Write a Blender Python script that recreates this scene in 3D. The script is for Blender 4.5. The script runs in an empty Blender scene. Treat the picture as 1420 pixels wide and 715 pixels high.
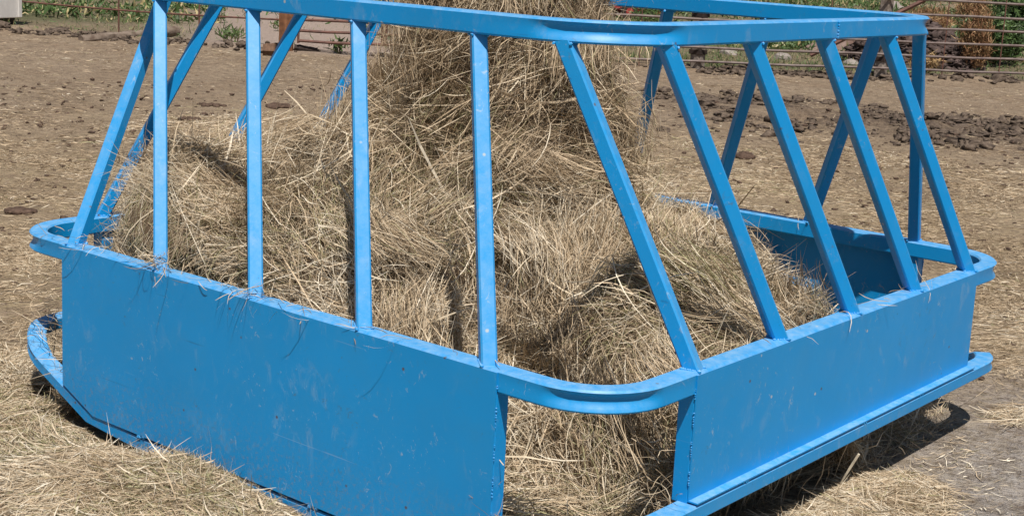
import bpy, bmesh, math, random
import numpy as np
from mathutils import Vector, Matrix

random.seed(7)
rng = np.random.default_rng(11)
scene = bpy.context.scene
col = scene.collection
TAU = math.tau
R_ = math.radians

# ------------------------------------------------------------------ camera
cam_d = bpy.data.cameras.new('camera')
cam = bpy.data.objects.new('camera', cam_d)
col.objects.link(cam)
scene.camera = cam
CAM = Vector((3.3644, -4.2589, 1.8352))
TGT = Vector((0.1981, -0.3443, 0.8987))
fwd = (TGT - CAM).normalized()
rgt = fwd.cross(Vector((0, 0, 1))).normalized()
upv = rgt.cross(fwd)
ROLL = 0.0509
rgt2 = rgt * math.cos(ROLL) + upv * math.sin(ROLL)
upv2 = -rgt * math.sin(ROLL) + upv * math.cos(ROLL)
M = Matrix((rgt2, upv2, -fwd)).transposed().to_4x4()
M.translation = CAM
cam.matrix_world = M
cam_d.sensor_fit = 'HORIZONTAL'
cam_d.sensor_width = 36.0
cam_d.lens = 36.0 * 2021.6 / 1420.0
cam_d.shift_y = -(357.5 - 289.1) / 1420.0
cam_d.clip_start = 0.05
cam_d.clip_end = 2000.0

# ------------------------------------------------------------------ light
SUN = Vector((0.38, -0.33, 1.0)).normalized()       # towards the sun
elev = math.asin(SUN.z)
azim = math.atan2(SUN.x, SUN.y)
world = bpy.data.worlds.new('World')
scene.world = world
world.use_nodes = True
wn = world.node_tree.nodes
wl = world.node_tree.links
bg = wn['Background']
sky = wn.new('ShaderNodeTexSky')
sky.sky_type = 'NISHITA'
sky.sun_disc = False
sky.sun_elevation = elev
sky.sun_rotation = azim
wl.new(sky.outputs[0], bg.inputs[0])
bg.inputs[1].default_value = 0.05
sun_d = bpy.data.lights.new('sun', 'SUN')
sun_d.energy = 5.0
sun_d.angle = R_(0.53)
sun_d.color = (1.0, 0.95, 0.88)
sun = bpy.data.objects.new('sun', sun_d)
col.objects.link(sun)
sun.rotation_euler = SUN.to_track_quat('Z', 'Y').to_euler()
sun.location = (6, -5, 12)
scene.view_settings.view_transform = 'Standard'
scene.view_settings.look = 'None'
scene.view_settings.exposure = 0.0
scene.view_settings.gamma = 1.0
scene.view_settings.use_curve_mapping = False
scene.cycles.max_bounces = 6
scene.cycles.diffuse_bounces = 2

# ------------------------------------------------------------------ helpers
def tag(o, label=None, cat=None, group=None, kind=None):
    if label: o['label'] = label
    if cat: o['category'] = cat
    if group: o['group'] = group
    if kind: o['kind'] = kind
    return o

def empty(name, loc=(0, 0, 0), rz=0.0):
    o = bpy.data.objects.new(name, None)
    o.location = loc
    o.rotation_euler = (0, 0, rz)
    o.empty_display_size = 0.2
    col.objects.link(o)
    return o

def finish(bm, name, mat, parent=None, sharp=30):
    bmesh.ops.recalc_face_normals(bm, faces=bm.faces)
    lim = R_(sharp)
    for f in bm.faces: f.smooth = True
    for e in bm.edges:
        if len(e.link_faces) == 2:
            if e.calc_face_angle(0) > lim: e.smooth = False
    me = bpy.data.meshes.new(name)
    bm.to_mesh(me)
    bm.free()
    if mat: me.materials.append(mat)
    o = bpy.data.objects.new(name, me)
    col.objects.link(o)
    if parent: o.parent = parent
    return o

def add_box(bm, lo, hi, ch=0.0):
    x0, y0, z0 = lo; x1, y1, z1 = hi
    vs = [bm.verts.new(p) for p in ((x0,y0,z0),(x1,y0,z0),(x1,y1,z0),(x0,y1,z0),(x0,y0,z1),(x1,y0,z1),(x1,y1,z1),(x0,y1,z1))]
    fs = [(0,3,2,1),(4,5,6,7),(0,1,5,4),(1,2,6,5),(2,3,7,6),(3,0,4,7)]
    ff = [bm.faces.new([vs[i] for i in f]) for f in fs]
    if ch > 0:
        es = set()
        for f in ff:
            for e in f.edges: es.add(e)
        bmesh.ops.bevel(bm, geom=list(es), offset=ch, segments=1, affect='EDGES')
    return vs

def add_tube(bm, a, b, r0, r1=None, n=8, jit=0.0):
    a = Vector(a); b = Vector(b)
    if r1 is None: r1 = r0
    d = (b - a).normalized()
    s = d.cross(Vector((0, 0, 1)))
    if s.length < 1e-3: s = Vector((1, 0, 0))
    s.normalize(); t = d.cross(s)
    A = []; B = []
    for i in range(n):
        w = TAU * i / n
        k = 1 + random.uniform(-jit, jit)
        A.append(bm.verts.new(a + (s * math.cos(w) + t * math.sin(w)) * r0 * k))
        B.append(bm.verts.new(b + (s * math.cos(w) + t * math.sin(w)) * r1 * k))
    for i in range(n):
        j = (i + 1) % n
        bm.faces.new((A[i], A[j], B[j], B[i]))
    bm.faces.new(A[::-1]); bm.faces.new(B)

def add_blob(bm, c, r, sub=1, jit=0.25, squash=(1, 1, 1)):
    g = bmesh.ops.create_icosphere(bm, subdivisions=sub, radius=1.0)
    for v in g['verts']:
        k = 1 + random.uniform(-jit, jit)
        v.co = Vector((v.co.x * squash[0], v.co.y * squash[1], v.co.z * squash[2])) * r * k + Vector(c)

# value noise on numpy arrays
def _h(ix, iy, iz, seed):
    n = (ix * 374761393 + iy * 668265263 + iz * 2147483647 + seed * 974634777) & 0xffffffff
    n = ((n ^ (n >> 13)) * 1274126177) & 0xffffffff
    n = n ^ (n >> 16)
    return (n & 0xffff) / 65535.0 * 2 - 1

def vnoise(P, scale, seed=0):
    Q = np.asarray(P, float) * scale
    if Q.shape[1] == 2: Q = np.c_[Q, np.zeros(len(Q))]
    I = np.floor(Q).astype(np.int64); f = Q - I
    f = f * f * (3 - 2 * f)
    out = 0
    for dx in (0, 1):
        for dy in (0, 1):
            for dz in (0, 1):
                w = (f[:, 0] if dx else 1 - f[:, 0]) * (f[:, 1] if dy else 1 - f[:, 1]) * (f[:, 2] if dz else 1 - f[:, 2])
                out = out + w * _h(I[:, 0] + dx, I[:, 1] + dy, I[:, 2] + dz, seed)
    return out

def fbm(P, scale, octv=3, seed=0):
    s = 0; a = 1; t = 0
    for k in range(octv):
        s = s + a * vnoise(P, scale * 2 ** k, seed + 17 * k); t += a; a *= 0.5
    return s / t

def sstep(a, b, x):
    t = np.clip((x - a) / (b - a), 0, 1)
    return t * t * (3 - 2 * t)

# ------------------------------------------------------------------ materials
def new_mat(name):
    m = bpy.data.materials.new(name)
    m.use_nodes = True
    nt = m.node_tree
    return m, nt, nt.nodes, nt.links, nt.nodes['Principled BSDF']

def mixc(nt, fac, a, b, mode='MIX'):
    n = nt.nodes.new('ShaderNodeMix'); n.data_type = 'RGBA'; n.blend_type = mode
    for s, v in ((0, fac), (6, a), (7, b)):
        if isinstance(v, (int, float)): n.inputs[s].default_value = v
        elif isinstance(v, tuple): n.inputs[s].default_value = (*v, 1)
        else: nt.links.new(v, n.inputs[s])
    return n.outputs[2]

def noise(nt, scale, detail=4, rough=0.6, vec=None, dist=0.0):
    n = nt.nodes.new('ShaderNodeTexNoise')
    n.inputs['Scale'].default_value = scale
    n.inputs['Detail'].default_value = detail
    n.inputs['Roughness'].default_value = rough
    n.inputs['Distortion'].default_value = dist
    if vec is not None: nt.links.new(vec, n.inputs['Vector'])
    return n.outputs[0]

def ramp(nt, fac, stops, interp='LINEAR'):
    n = nt.nodes.new('ShaderNodeValToRGB')
    cr = n.color_ramp; cr.interpolation = interp
    while len(cr.elements) < len(stops): cr.elements.new(0.5)
    for e, (p, c) in zip(cr.elements, stops):
        e.position = p
        e.color = (c, c, c, 1) if isinstance(c, (int, float)) else (*c, 1)
    nt.links.new(fac, n.inputs[0])
    return n.outputs[0]

def mathn(nt, op, a, b=None):
    n = nt.nodes.new('ShaderNodeMath'); n.operation = op
    for s, v in ((0, a), (1, b)):
        if v is None: continue
        if isinstance(v, (int, float)): n.inputs[s].default_value = v
        else: nt.links.new(v, n.inputs[s])
    return n.outputs[0]

def bump(nt, h, strength, dist):
    n = nt.nodes.new('ShaderNodeBump')
    n.inputs['Strength'].default_value = strength
    n.inputs['Distance'].default_value = dist
    nt.links.new(h, n.inputs['Height'])
    return n.outputs[0]

def attr(nt, name):
    n = nt.nodes.new('ShaderNodeAttribute'); n.attribute_name = name
    return n.outputs['Fac']

def objvec(nt):
    return nt.nodes.new('ShaderNodeTexCoord').outputs['Object']

def mapping(nt, vec, sc, rot=(0, 0, 0)):
    n = nt.nodes.new('ShaderNodeMapping')
    nt.links.new(vec, n.inputs[0])
    n.inputs['Scale'].default_value = sc
    n.inputs['Rotation'].default_value = rot
    return n.outputs[0]

# blue enamel, scuffed and dusty
def make_blue():
    m, nt, N, L, B = new_mat('blue_enamel')
    v = objvec(nt)
    big = noise(nt, 1.6, 3, 0.5, v)
    c = mixc(nt, ramp(nt, big, [(0.3, 0.0), (0.7, 1.0)]), (0.003, 0.288, 0.69), (0.006, 0.312, 0.74))
    mott = noise(nt, 9, 5, 0.65, v)
    c = mixc(nt, ramp(nt, mott, [(0.45, 0.0), (0.8, 0.35)]), c, (0.035, 0.30, 0.62))
    # pale scuffs
    n1 = noise(nt, 14, 4, 0.7, mapping(nt, v, (1, 1, 0.55)), 0.6)
    n2 = noise(nt, 2.3, 2, 0.5, v)
    sc = mathn(nt, 'MULTIPLY', ramp(nt, n1, [(0.56, 0.0), (0.72, 1.0)]), ramp(nt, n2, [(0.42, 0.0), (0.6, 1.0)]))
    c = mixc(nt, mathn(nt, 'MULTIPLY', sc, 0.28), c, (0.38, 0.50, 0.60))
    # fine scratches running several ways
    for k, (rot, s) in enumerate((((0.5, 0.9, 0.3), (1.2, 60, 60)), ((1.4, -0.5, 1.1), (1.0, 50, 70)), ((0.2, 0.3, 2.0), (70, 1.5, 50)))):
        w = noise(nt, 1.0, 2, 0.5, mapping(nt, v, s, rot), 0.2)
        msk = noise(nt, 3.1 + k, 2, 0.5, v)
        f = mathn(nt, 'MULTIPLY', ramp(nt, w, [(0.72, 0.0), (0.76, 1.0)]), ramp(nt, msk, [(0.52, 0.0), (0.6, 1.0)]))
        c = mixc(nt, mathn(nt, 'MULTIPLY', f, 0.4), c, (0.28, 0.42, 0.6) if k else (0.02, 0.06, 0.16))
    # chips with rust
    vo = N.new('ShaderNodeTexVoronoi'); vo.inputs['Scale'].default_value = 13.0; L.new(v, vo.inputs['Vector'])
    sel = N.new('ShaderNodeSeparateColor'); L.new(vo.outputs['Color'], sel.inputs[0])
    chip = mathn(nt, 'MULTIPLY', ramp(nt, vo.outputs['Distance'], [(0.04, 1.0), (0.085, 0.0)]), ramp(nt, sel.outputs[0], [(0.35, 0.0), (0.37, 1.0)]))
    ccol = mixc(nt, ramp(nt, sel.outputs[1], [(0.45, 0.0), (0.55, 1.0)]), (0.10, 0.055, 0.03), (0.5, 0.52, 0.5))
    c = mixc(nt, mathn(nt, 'MULTIPLY', chip, 0.85), c, ccol)
    # short pale rub marks and grey-brown grime
    rb = noise(nt, 42, 4, 0.75, mapping(nt, v, (1, 1, 0.7)), 1.2)
    f = mathn(nt, 'MULTIPLY', ramp(nt, rb, [(0.60, 0.0), (0.68, 1.0)]), ramp(nt, noise(nt, 5.5, 3, 0.6, v), [(0.50, 0.0), (0.60, 1.0)]))
    c = mixc(nt, mathn(nt, 'MULTIPLY', f, 0.5), c, (0.48, 0.54, 0.56))
    gm = mathn(nt, 'MULTIPLY', ramp(nt, noise(nt, 30, 5, 0.8, v, .8), [(0.60, 0.0), (0.68, 1.0)]), ramp(nt, noise(nt, 4.1, 3, 0.6, v), [(0.47, 0.0), (0.62, 1.0)]))
    c = mixc(nt, mathn(nt, 'MULTIPLY', gm, 0.5), c, (0.10, 0.13, 0.15))
    sz = N.new('ShaderNodeSeparateXYZ'); L.new(v, sz.inputs[0])
    low = ramp(nt, sz.outputs[2], [(0.02, 1.0), (0.30, 0.0)])
    md = mathn(nt, 'MULTIPLY', ramp(nt, noise(nt, 55, 5, 0.8, v), [(0.52, 0.0), (0.60, 1.0)]), low)
    c = mixc(nt, mathn(nt, 'MULTIPLY', md, 0.55), c, (0.26, 0.21, 0.16))
    # dust on what faces up; its pale blue also paints in sunlit brightness
    geo = N.new('ShaderNodeNewGeometry'); sep = N.new('ShaderNodeSeparateXYZ'); L.new(geo.outputs['Normal'], sep.inputs[0])
    up = ramp(nt, sep.outputs[2], [(0.15, 0.0), (0.80, 1.0)])
    dn = noise(nt, 26, 5, 0.7, v)
    d = mathn(nt, 'MULTIPLY', up, ramp(nt, dn, [(0.35, 0.1), (0.75, 0.55)]))
    c = mixc(nt, d, c, (0.42, 0.58, 0.70))
    L.new(c, B.inputs['Base Color'])
    r = ramp(nt, noise(nt, 7, 4, 0.6, v), [(0.3, 0.30), (0.75, 0.46)])
    L.new(mathn(nt, 'ADD', r, mathn(nt, 'MULTIPLY', d, 0.35)), B.inputs['Roughness'])
    B.inputs['Specular IOR Level'].default_value = 0.38
    h = mathn(nt, 'ADD', mathn(nt, 'MULTIPLY', noise(nt, 2.2, 2, 0.5, v), 1.0), mathn(nt, 'MULTIPLY', noise(nt, 60, 3, 0.6, v), 0.03))
    L.new(bump(nt, h, 0.35, 0.02), B.inputs['Normal'])
    return m
BLUE = make_blue()

def make_hay(name, stops, rough=0.55):
    m, nt, N, L, B = new_mat(name)
    t = attr(nt, 'tone')
    c = ramp(nt, t, stops)
    n = noise(nt, 40, 3, 0.6, objvec(nt))
    c = mixc(nt, 0.35, c, ramp(nt, n, [(0.3, 0.45), (0.7, 1.0)]), 'MULTIPLY')
    L.new(c, B.inputs['Base Color'])
    B.inputs['Roughness'].default_value = rough
    B.inputs['Specular IOR Level'].default_value = 0.35
    return m
HAYC = [(0.0, (0.07, 0.045, 0.027)), (0.18, (0.20, 0.138, 0.082)), (0.4, (0.40, 0.298, 0.188)), (0.6, (0.62, 0.475, 0.312)),
        (0.78, (0.74, 0.625, 0.455)), (0.86, (0.86, 0.76, 0.60)), (0.88, (0.30, 0.27, 0.13)), (1.0, (0.44, 0.40, 0.22))]
HAY = make_hay('dry_hay', HAYC)
STRAW = make_hay('ground_straw', HAYC)

# ------------------------------------------------------------------ strands
def strands(P, N, D, length, width, bend=0.35, lift=0.02, seg=4, roll=1.0):
    """ribbons: returns verts (n*(seg+1)*2,3) and quads"""
    n = len(P)
    D = D / np.maximum(np.linalg.norm(D, axis=1, keepdims=True), 1e-6)
    side = np.cross(D, N)
    side /= np.maximum(np.linalg.norm(side, axis=1, keepdims=True), 1e-6)
    K1 = rng.normal(0, bend, (n, 1)); K2 = rng.normal(0, bend * 0.7, (n, 1)); K3 = rng.normal(0, bend * .5, (n, 1))
    s = np.linspace(-0.5, 0.5, seg + 1)
    pts = []
    for si in s:
        q = P + D * (si * length)[:, None] + side * K1 * ((si * si - .08) * length)[:, None] + N * (lift[:, None] + K2 * ((si * si) * length)[:, None]) + side * K3 * (si ** 3 * 3 * length)[:, None]
        pts.append(q)
    pts = np.stack(pts, 1)                       # n,seg+1,3
    tan = np.gradient(pts, axis=1)
    tan /= np.maximum(np.linalg.norm(tan, axis=2, keepdims=True), 1e-9)
    rv = rng.normal(0, 1, (n, 1, 3)) * roll + N[:, None, :] * 0.8
    w = np.cross(tan, np.broadcast_to(rv, tan.shape))
    w /= np.maximum(np.linalg.norm(w, axis=2, keepdims=True), 1e-9)
    taper = np.array([0.45] + [1.0] * (seg - 1) + [0.25])
    w = w * (width[:, None] * 0.5 * taper[None, :])[:, :, None]
    V = np.stack([pts - w, pts + w], 2).reshape(-1, 3)
    base = (np.arange(n) * (seg + 1) * 2)[:, None]
    q = np.array([[2 * k, 2 * k + 1, 2 * k + 3, 2 * k + 2] for k in range(seg)])
    F = (base[:, :, None] + q[None]).reshape(-1, 4)
    return V, F, (seg + 1) * 2

def mesh_np(name, V, F, mat, tone=None, extra=None, smooth=False):
    me = bpy.data.meshes.new(name)
    F = np.asarray(F, np.int32)
    me.vertices.add(len(V)); me.vertices.foreach_set('co', np.asarray(V, np.float32).ravel())
    k = F.shape[1]
    me.loops.add(F.size); me.loops.foreach_set('vertex_index', F.ravel())
    me.polygons.add(len(F))
    me.polygons.foreach_set('loop_start', np.arange(0, F.size, k, dtype=np.int32))
    me.polygons.foreach_set('loop_total', np.full(len(F), k, np.int32))
    me.polygons.foreach_set('use_smooth', np.full(len(F), smooth, bool))
    me.update(calc_edges=True)
    for nm, a in ([('tone', tone)] if tone is not None else []) + list((extra or {}).items()):
        at = me.attributes.new(nm, 'FLOAT', 'POINT'); at.data.foreach_set('value', np.asarray(a, np.float32))
    me.materials.append(mat)
    o = bpy.data.objects.new(name, me)
    col.objects.link(o)
    return o

def join(parts):
    """parts: list of (V,F,tone)"""
    V = []; F = []; T = []; b = 0
    for v, f, t in parts:
        V.append(v); F.append(f + b); T.append(t); b += len(v)
    return np.concatenate(V), np.concatenate(F), np.concatenate(T)

def grid_faces(nx, ny):
    i = np.arange(nx - 1)[:, None] * ny + np.arange(ny - 1)[None, :]
    i = i.ravel()
    return np.stack([i, i + ny, i + ny + 1, i + 1], 1)

# ------------------------------------------------------------------ terrain height
GZ = 0.035
FL = [(-18.6, 7.6), (-12.507, 10.117), (-8.039, 14.0), (-6.17, 16.172), (2.0, 25.6)]      # fence line
def fence_sd(X, Y):
    """signed distance to the fence line, positive beyond it"""
    best = np.full(X.shape, 1e9); sg = np.zeros(X.shape)
    ext = [(-60, -10)] + FL + [(30, 57)]
    for (ax, ay), (bx, by) in zip(ext[:-1], ext[1:]):
        dx, dy = bx - ax, by - ay; l2 = dx * dx + dy * dy
        t = np.clip(((X - ax) * dx + (Y - ay) * dy) / l2, 0, 1)
        px, py = ax + t * dx, ay + t * dy
        d = np.hypot(X - px, Y - py)
        s = np.sign(dx * (Y - ay) - dy * (X - ax))
        m = d < best
        best = np.where(m, d, best); sg = np.where(m, s, sg)
    return best * sg

def rect_dist(X, Y, h=1.36):
    return np.hypot(np.maximum(np.abs(X) - h, 0), np.maximum(np.abs(Y) - h, 0))

def ridge_amount(X, Y):
    """band of trodden manure clods across the yard, right of the view"""
    u = (X + 4.0) * 0.94 + (Y - 10.5) * 0.34
    w = (X + 4.0) * -0.34 + (Y - 10.5) * 0.94
    return np.exp(-((w + 0.25 * np.sin(u * 1.3)) / 1.15) ** 2) * sstep(-3.2, -1.2, u) * (1 - sstep(6, 9, u))

def ground_z(X, Y):
    P = np.c_[X, Y]
    z = GZ + 0.012 * fbm(P, 1.3, 3, 3) + 0.006 * fbm(P, 7.0, 2, 8)
    z = z + 0.08 * ridge_amount(X, Y) * (0.6 + fbm(P, 4.0, 4, 5))
    d = rect_dist(X, Y)
    far = sstep(3, 9, d)
    z = z + far * 0.03 * fbm(P, 0.8, 3, 21) + far * 0.022 * fbm(P, 4.0, 2, 31)
    s = fence_sd(X, Y)
    z = z + sstep(1.5, 6, s) * .10 * fbm(P, .5, 3, 88)
    z = z + 0.07 * np.exp(-((s - 0.25) / 0.35) ** 2) * (0.6 + vnoise(P, 1.5, 77))
    return z

# hay spilled on the ground round the feeder
def spill(X, Y):
    P = np.c_[X, Y]
    n = 0.5 + 0.5 * fbm(P, 1.7, 3, 41)
    n2 = 0.5 + 0.5 * vnoise(P, 5.0, 43)
    a = np.exp(-(np.maximum(-1.40 - Y, 0) / 0.55) ** 2) * sstep(-2.6, -1.7, X) * (1 - sstep(1.2, 1.7, X)) * (Y < -1.2)
    left = np.exp(-(np.maximum(-1.5 - X, 0) / 0.5) ** 2) * sstep(-2.4, -1.4, Y) * 0.45 * (1 - sstep(0.5, 1.6, Y)) * (X < -1.3)
    b = np.exp(-((X - 1.43) / 0.20) ** 2) * sstep(-1.5, -1.0, Y) * (1 - sstep(0.10, 0.6, Y))
    c = np.exp(-(((X - 1.42) / 0.17) ** 2 + ((Y - 1.45) / 0.28) ** 2)) * 0.6
    lump = np.exp(-(((X + 0.25) / 0.30) ** 2 + ((Y + 1.50) / 0.14) ** 2)) * 0.06
    lump = lump + np.exp(-(((X - 1.05) / 0.3) ** 2 + ((Y + 1.62) / 0.16) ** 2)) * 0.10
    h = (a + left) * (0.012 + 0.058 * n) * (0.55 + 0.6 * n2) + b * (0.02 + 0.05 * n) + c * 0.022 + lump
    h = h * (1 - .72 * np.exp(-((Y + 1.36) / .13) ** 2) * (1 - sstep(-.55, -.2, X)) * (X > -1.1))
    inside = (np.abs(X) < 1.34) & (np.abs(Y) < 1.34)
    return np.where(inside, 0.03, h)

# ------------------------------------------------------------------ ground sheet
def axis(lo, hi, fine_lo, fine_hi, step, grow):
    a = list(np.arange(fine_lo, fine_hi, step))
    s = step; x = a[-1]
    while x < hi: s = min(s * grow, 60); x += s; a.append(x)
    s = step; x = a[0]
    while x > lo: s = min(s * grow, 60); x -= s; a.insert(0, x)
    return np.array(a)
gx = axis(-400, 400, -3.2, 2.6, 0.05, 1.028)
gy = axis(-400, 400, -3.2, 3.0, 0.05, 1.028)
GX, GY = np.meshgrid(gx, gy, indexing='ij')
gX, gY = GX.ravel(), GY.ravel()
gZ = ground_z(gX, gY)
P2 = np.c_[gX, gY]
sd = fence_sd(gX, gY)
dfe = rect_dist(gX, gY)
straw_m = (1 - sstep(3.0, 9.5, dfe + 1.6 * fbm(P2, 0.7, 2, 51))) * (sd < 0)
# the trodden bare strip in front of the right end
bare = np.exp(-((((gX - 1.9) / 0.85) ** 2 + ((gY - 1.2) / 2.1) ** 2) ** 2))
bare = np.maximum(bare, np.exp(-(((gX + 2.1) / 0.55) ** 2 + ((gY + 1.55) / 0.5) ** 2)) * 0.6)
straw_m = straw_m * (1 - 0.9 * bare)
grass_m = sstep(0.2, 0.9, sd + 0.5 * fbm(P2, 1.1, 2, 61)) * np.clip(0.55 + 0.9 * fbm(P2, 0.35, 2, 63), 0, 1)
pale_m = sstep(-0.5, 0.6, sd) * np.exp(-((((gX + 12.5) * .67 + (gY - 10.1) * .74) / 1.9) ** 4)) * (1 - sstep(9, 13, sd))
grass_m = grass_m * (1 - pale_m)

def make_ground():
    m, nt, N, L, B = new_mat('yard_dirt')
    v = objvec(nt)
    f1 = noise(nt, 1.1, 6, 0.65, v); f2 = noise(nt, 14, 6, 0.7, v); f3 = noise(nt, 48, 5, 0.75, v)
    dirt = mixc(nt, ramp(nt, f1, [(0.35, 0.0), (0.65, 1.0)]), (0.35, 0.25, 0.168), (0.43, 0.325, 0.23))
    grey = mixc(nt, ramp(nt, f2, [(0.35, 0.0), (0.7, 1.0)]), (0.43, 0.375, 0.335), (0.55, 0.50, 0.455))
    c = mixc(nt, attr(nt, 'bare'), dirt, grey)
    dk = ramp(nt, f2, [(0.33, 1.0), (0.50, 0.0)])
    c = mixc(nt, mathn(nt, 'MULTIPLY', dk, 0.75), c, (0.12, 0.085, 0.062))
    f4 = noise(nt, 5.5, 6, 0.75, v, .4)
    c = mixc(nt, mathn(nt, 'MULTIPLY', ramp(nt, f4, [(0.38, 1.0), (0.52, 0.0)]), 0.48), c, (0.16, 0.115, 0.085))
    c = mixc(nt, mathn(nt, 'MULTIPLY', ramp(nt, f4, [(0.55, 0.0), (0.68, 1.0)]), 0.4), c, (0.42, 0.34, 0.27))
    sp = ramp(nt, f3, [(0.38, 1.0), (0.49, 0.0)])
    c = mixc(nt, mathn(nt, 'MULTIPLY', sp, 0.65), c, (0.10, 0.07, 0.05))
    # chaff trodden in
    ch = noise(nt, 30, 5, 0.75, mapping(nt, v, (1, 0.35, 1), (0, 0, 0.6)), 0.8)
    ch2 = noise(nt, 34, 5, 0.75, mapping(nt, v, (0.35, 1, 1), (0, 0, 0.3)), 0.8)
    cm = mathn(nt, 'MAXIMUM', ramp(nt, ch, [(0.46, 0.0), (0.6, 1.0)]), ramp(nt, ch2, [(0.46, 0.0), (0.6, 1.0)]))
    sa = attr(nt, 'straw')
    pn = ramp(nt, noise(nt, 2.2, 4, 0.6, v), [(0.3, 0.25), (0.65, 1.0)])
    fac = mathn(nt, 'MULTIPLY', mathn(nt, 'MULTIPLY', cm, sa), pn)
    c = mixc(nt, mathn(nt, 'MULTIPLY', fac, 0.9), c, mixc(nt, f3, (0.46, 0.34, 0.19), (0.60, 0.47, 0.28)))
    c = mixc(nt, mathn(nt, 'MULTIPLY', cm, 0.22), c, (0.50, 0.41, 0.28))
    # wetter dark manure along the ridge
    c = mixc(nt, mathn(nt, 'MULTIPLY', attr(nt, 'manure'), ramp(nt, f2, [(0.40, 1.0), (0.66, 0.35)])), c, (0.085, 0.06, 0.047))
    c = mixc(nt, attr(nt, 'pale'), c, mixc(nt, f2, (0.36, 0.27, 0.22), (0.52, 0.42, 0.36)))
    c = mixc(nt, mathn(nt, 'MULTIPLY', attr(nt, 'grass'), 0.85), c, mixc(nt, f2, (0.05, 0.075, 0.025), (0.17, 0.16, 0.09)))
    L.new(c, B.inputs['Base Color'])
    B.inputs['Roughness'].default_value = 0.95
    B.inputs['Specular IOR Level'].default_value = 0.15
    h = mathn(nt, 'ADD', mathn(nt, 'MULTIPLY', f2, 1.0), mathn(nt, 'MULTIPLY', f3, 0.35))
    L.new(bump(nt, mathn(nt, 'ADD', h, mathn(nt, 'MULTIPLY', f4, 1.5)), 1.0, 0.055), B.inputs['Normal'])
    return m
man_m = ridge_amount(gX, gY) * np.clip(0.75 + fbm(P2, 1.8, 3, 5), 0, 1)
ground = mesh_np('ground', np.c_[gX, gY, gZ], grid_faces(len(gx), len(gy)), make_ground(), smooth=True,
                 extra=dict(straw=straw_m, bare=np.clip(bare, 0, 1), grass=grass_m, manure=man_m, pale=pale_m))
tag(ground, kind='structure')

# ------------------------------------------------------------------ the feeder
A, B_, TR = 1.376, 1.3595, 0.064
H = 0.70          # top face of the middle rail
HT = 1.5581       # underside of the top rail
AT, BT, RT = 1.147, 1.097, 0.32
RC = 0.236

def round_rect(ax, by, r, n=12, sharp=None):
    r0 = r
    out = []
    for sx, sy, a0 in ((1, -1, -90), (1, 1, 0), (-1, 1, 90), (-1, -1, 180)):
        r = sharp if (sharp and sx == sy) else r0
        cx, cy = sx * (ax - r), sy * (by - r)
        for k in range(n + 1):
            w = R_(a0 + 90 * k / n)
            mid = 0.0 if (sharp and sx == sy) else math.sin(math.pi * k / n)
            out.append((cx + r * math.cos(w), cy + r * math.sin(w), math.cos(w), math.sin(w), mid))
    # subdivide the straights
    res = []
    m = len(out)
    for i in range(m):
        a = out[i]; b = out[(i + 1) % m]
        res.append(a)
        L = math.hypot(b[0] - a[0], b[1] - a[1])
        if L > 0.5:
            q = 8
            for k in range(1, q):
                t = k / q
                res.append((a[0] + (b[0] - a[0]) * t, a[1] + (b[1] - a[1]) * t, a[2], a[3], 0.0))
    return res

def ring_bm(ax, by, r, zfun, w, h, dent=0.012, ch=0.006, sharp=None):
    """square tube bent round a rectangle; zfun gives the z of its top face; corners carry the dent of cold bending"""
    bm = bmesh.new()
    path = round_rect(ax, by, r, 12, sharp)
    rows = []
    for x, y, nx, ny, mid in path:
        zt = zfun(x, y)
        d = dent * min(1.0, mid * 1.6)
        dents = [(-d * math.sin(math.pi * q_ ** .8) ** 1.3, -ch - (h - 2 * ch) * q_) for q_ in [j_ / 10 for j_ in range(1, 10)]]
        sec = [(-ch, 0), (0, -ch)] + dents + [(0, -h + ch), (-ch, -h), (-w + ch, -h), (-w, -h + ch), (-w, -ch), (-w + ch, 0)]
        rows.append([bm.verts.new((x + nx * o, y + ny * o, zt + u)) for o, u in sec])
    n = len(rows); k = len(rows[0])
    for i in range(n):
        for j in range(k):
            bm.faces.new((rows[i][j], rows[(i + 1) % n][j], rows[(i + 1) % n][(j + 1) % k], rows[i][(j + 1) % k]))
    return bm

feeder = empty('hay_feeder', (0, 0, 0.045))
FO = Vector((0, 0, 0.045))
tag(feeder, 'bright blue steel livestock hay feeder with slanted bars, full of hay', 'feeder')
def fin(bm, name, mat=BLUE, parent=feeder, label=None):
    bmesh.ops.translate(bm, verts=bm.verts, vec=-FO)
    o = finish(bm, name, mat, parent)
    if label: o['label'] = label
    return o

def weld(bm, a, b, n, r):
    a = Vector(a); b = Vector(b)
    if (b - a).length > .2: n = n * 5; r = r * .62
    off_ = random.uniform(0, 6)
    for k in range(n):
        if n > 20 and math.sin(k * .55 + off_) > .25: continue
        p = a.lerp(b, (k + random.uniform(.2, .8)) / n)
        add_blob(bm, p, r * random.uniform(.7, 1.3), 1, 0.2)

b = ring_bm(AT, BT, RT, lambda x, y: HT + TR, TR, TR, 0.013)
weld(b, (AT + .001, 0.13, HT + .004), (AT + .001, 0.13, HT + TR - .004), 6, .0045)
weld(b, (-AT - .001, -0.13, HT + .004), (-AT - .001, -0.13, HT + TR - .004), 6, .0045)
top_ring = fin(b, 'top_rail')
b = ring_bm(A, B_, RC, lambda x, y: H, TR, TR, 0.014)
mid_ring = fin(b, 'middle_rail')
def skid_z(x):
    return 0.100 + max(0.0, (abs(x) - 0.82)) * 0.42
b = ring_bm(A + .032, B_, 0.25, lambda x, y: min(skid_z(x), 0.326), 0.068, 0.046, 0.006, 0.005)
bot_ring = fin(b, 'skid_rail')

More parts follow.
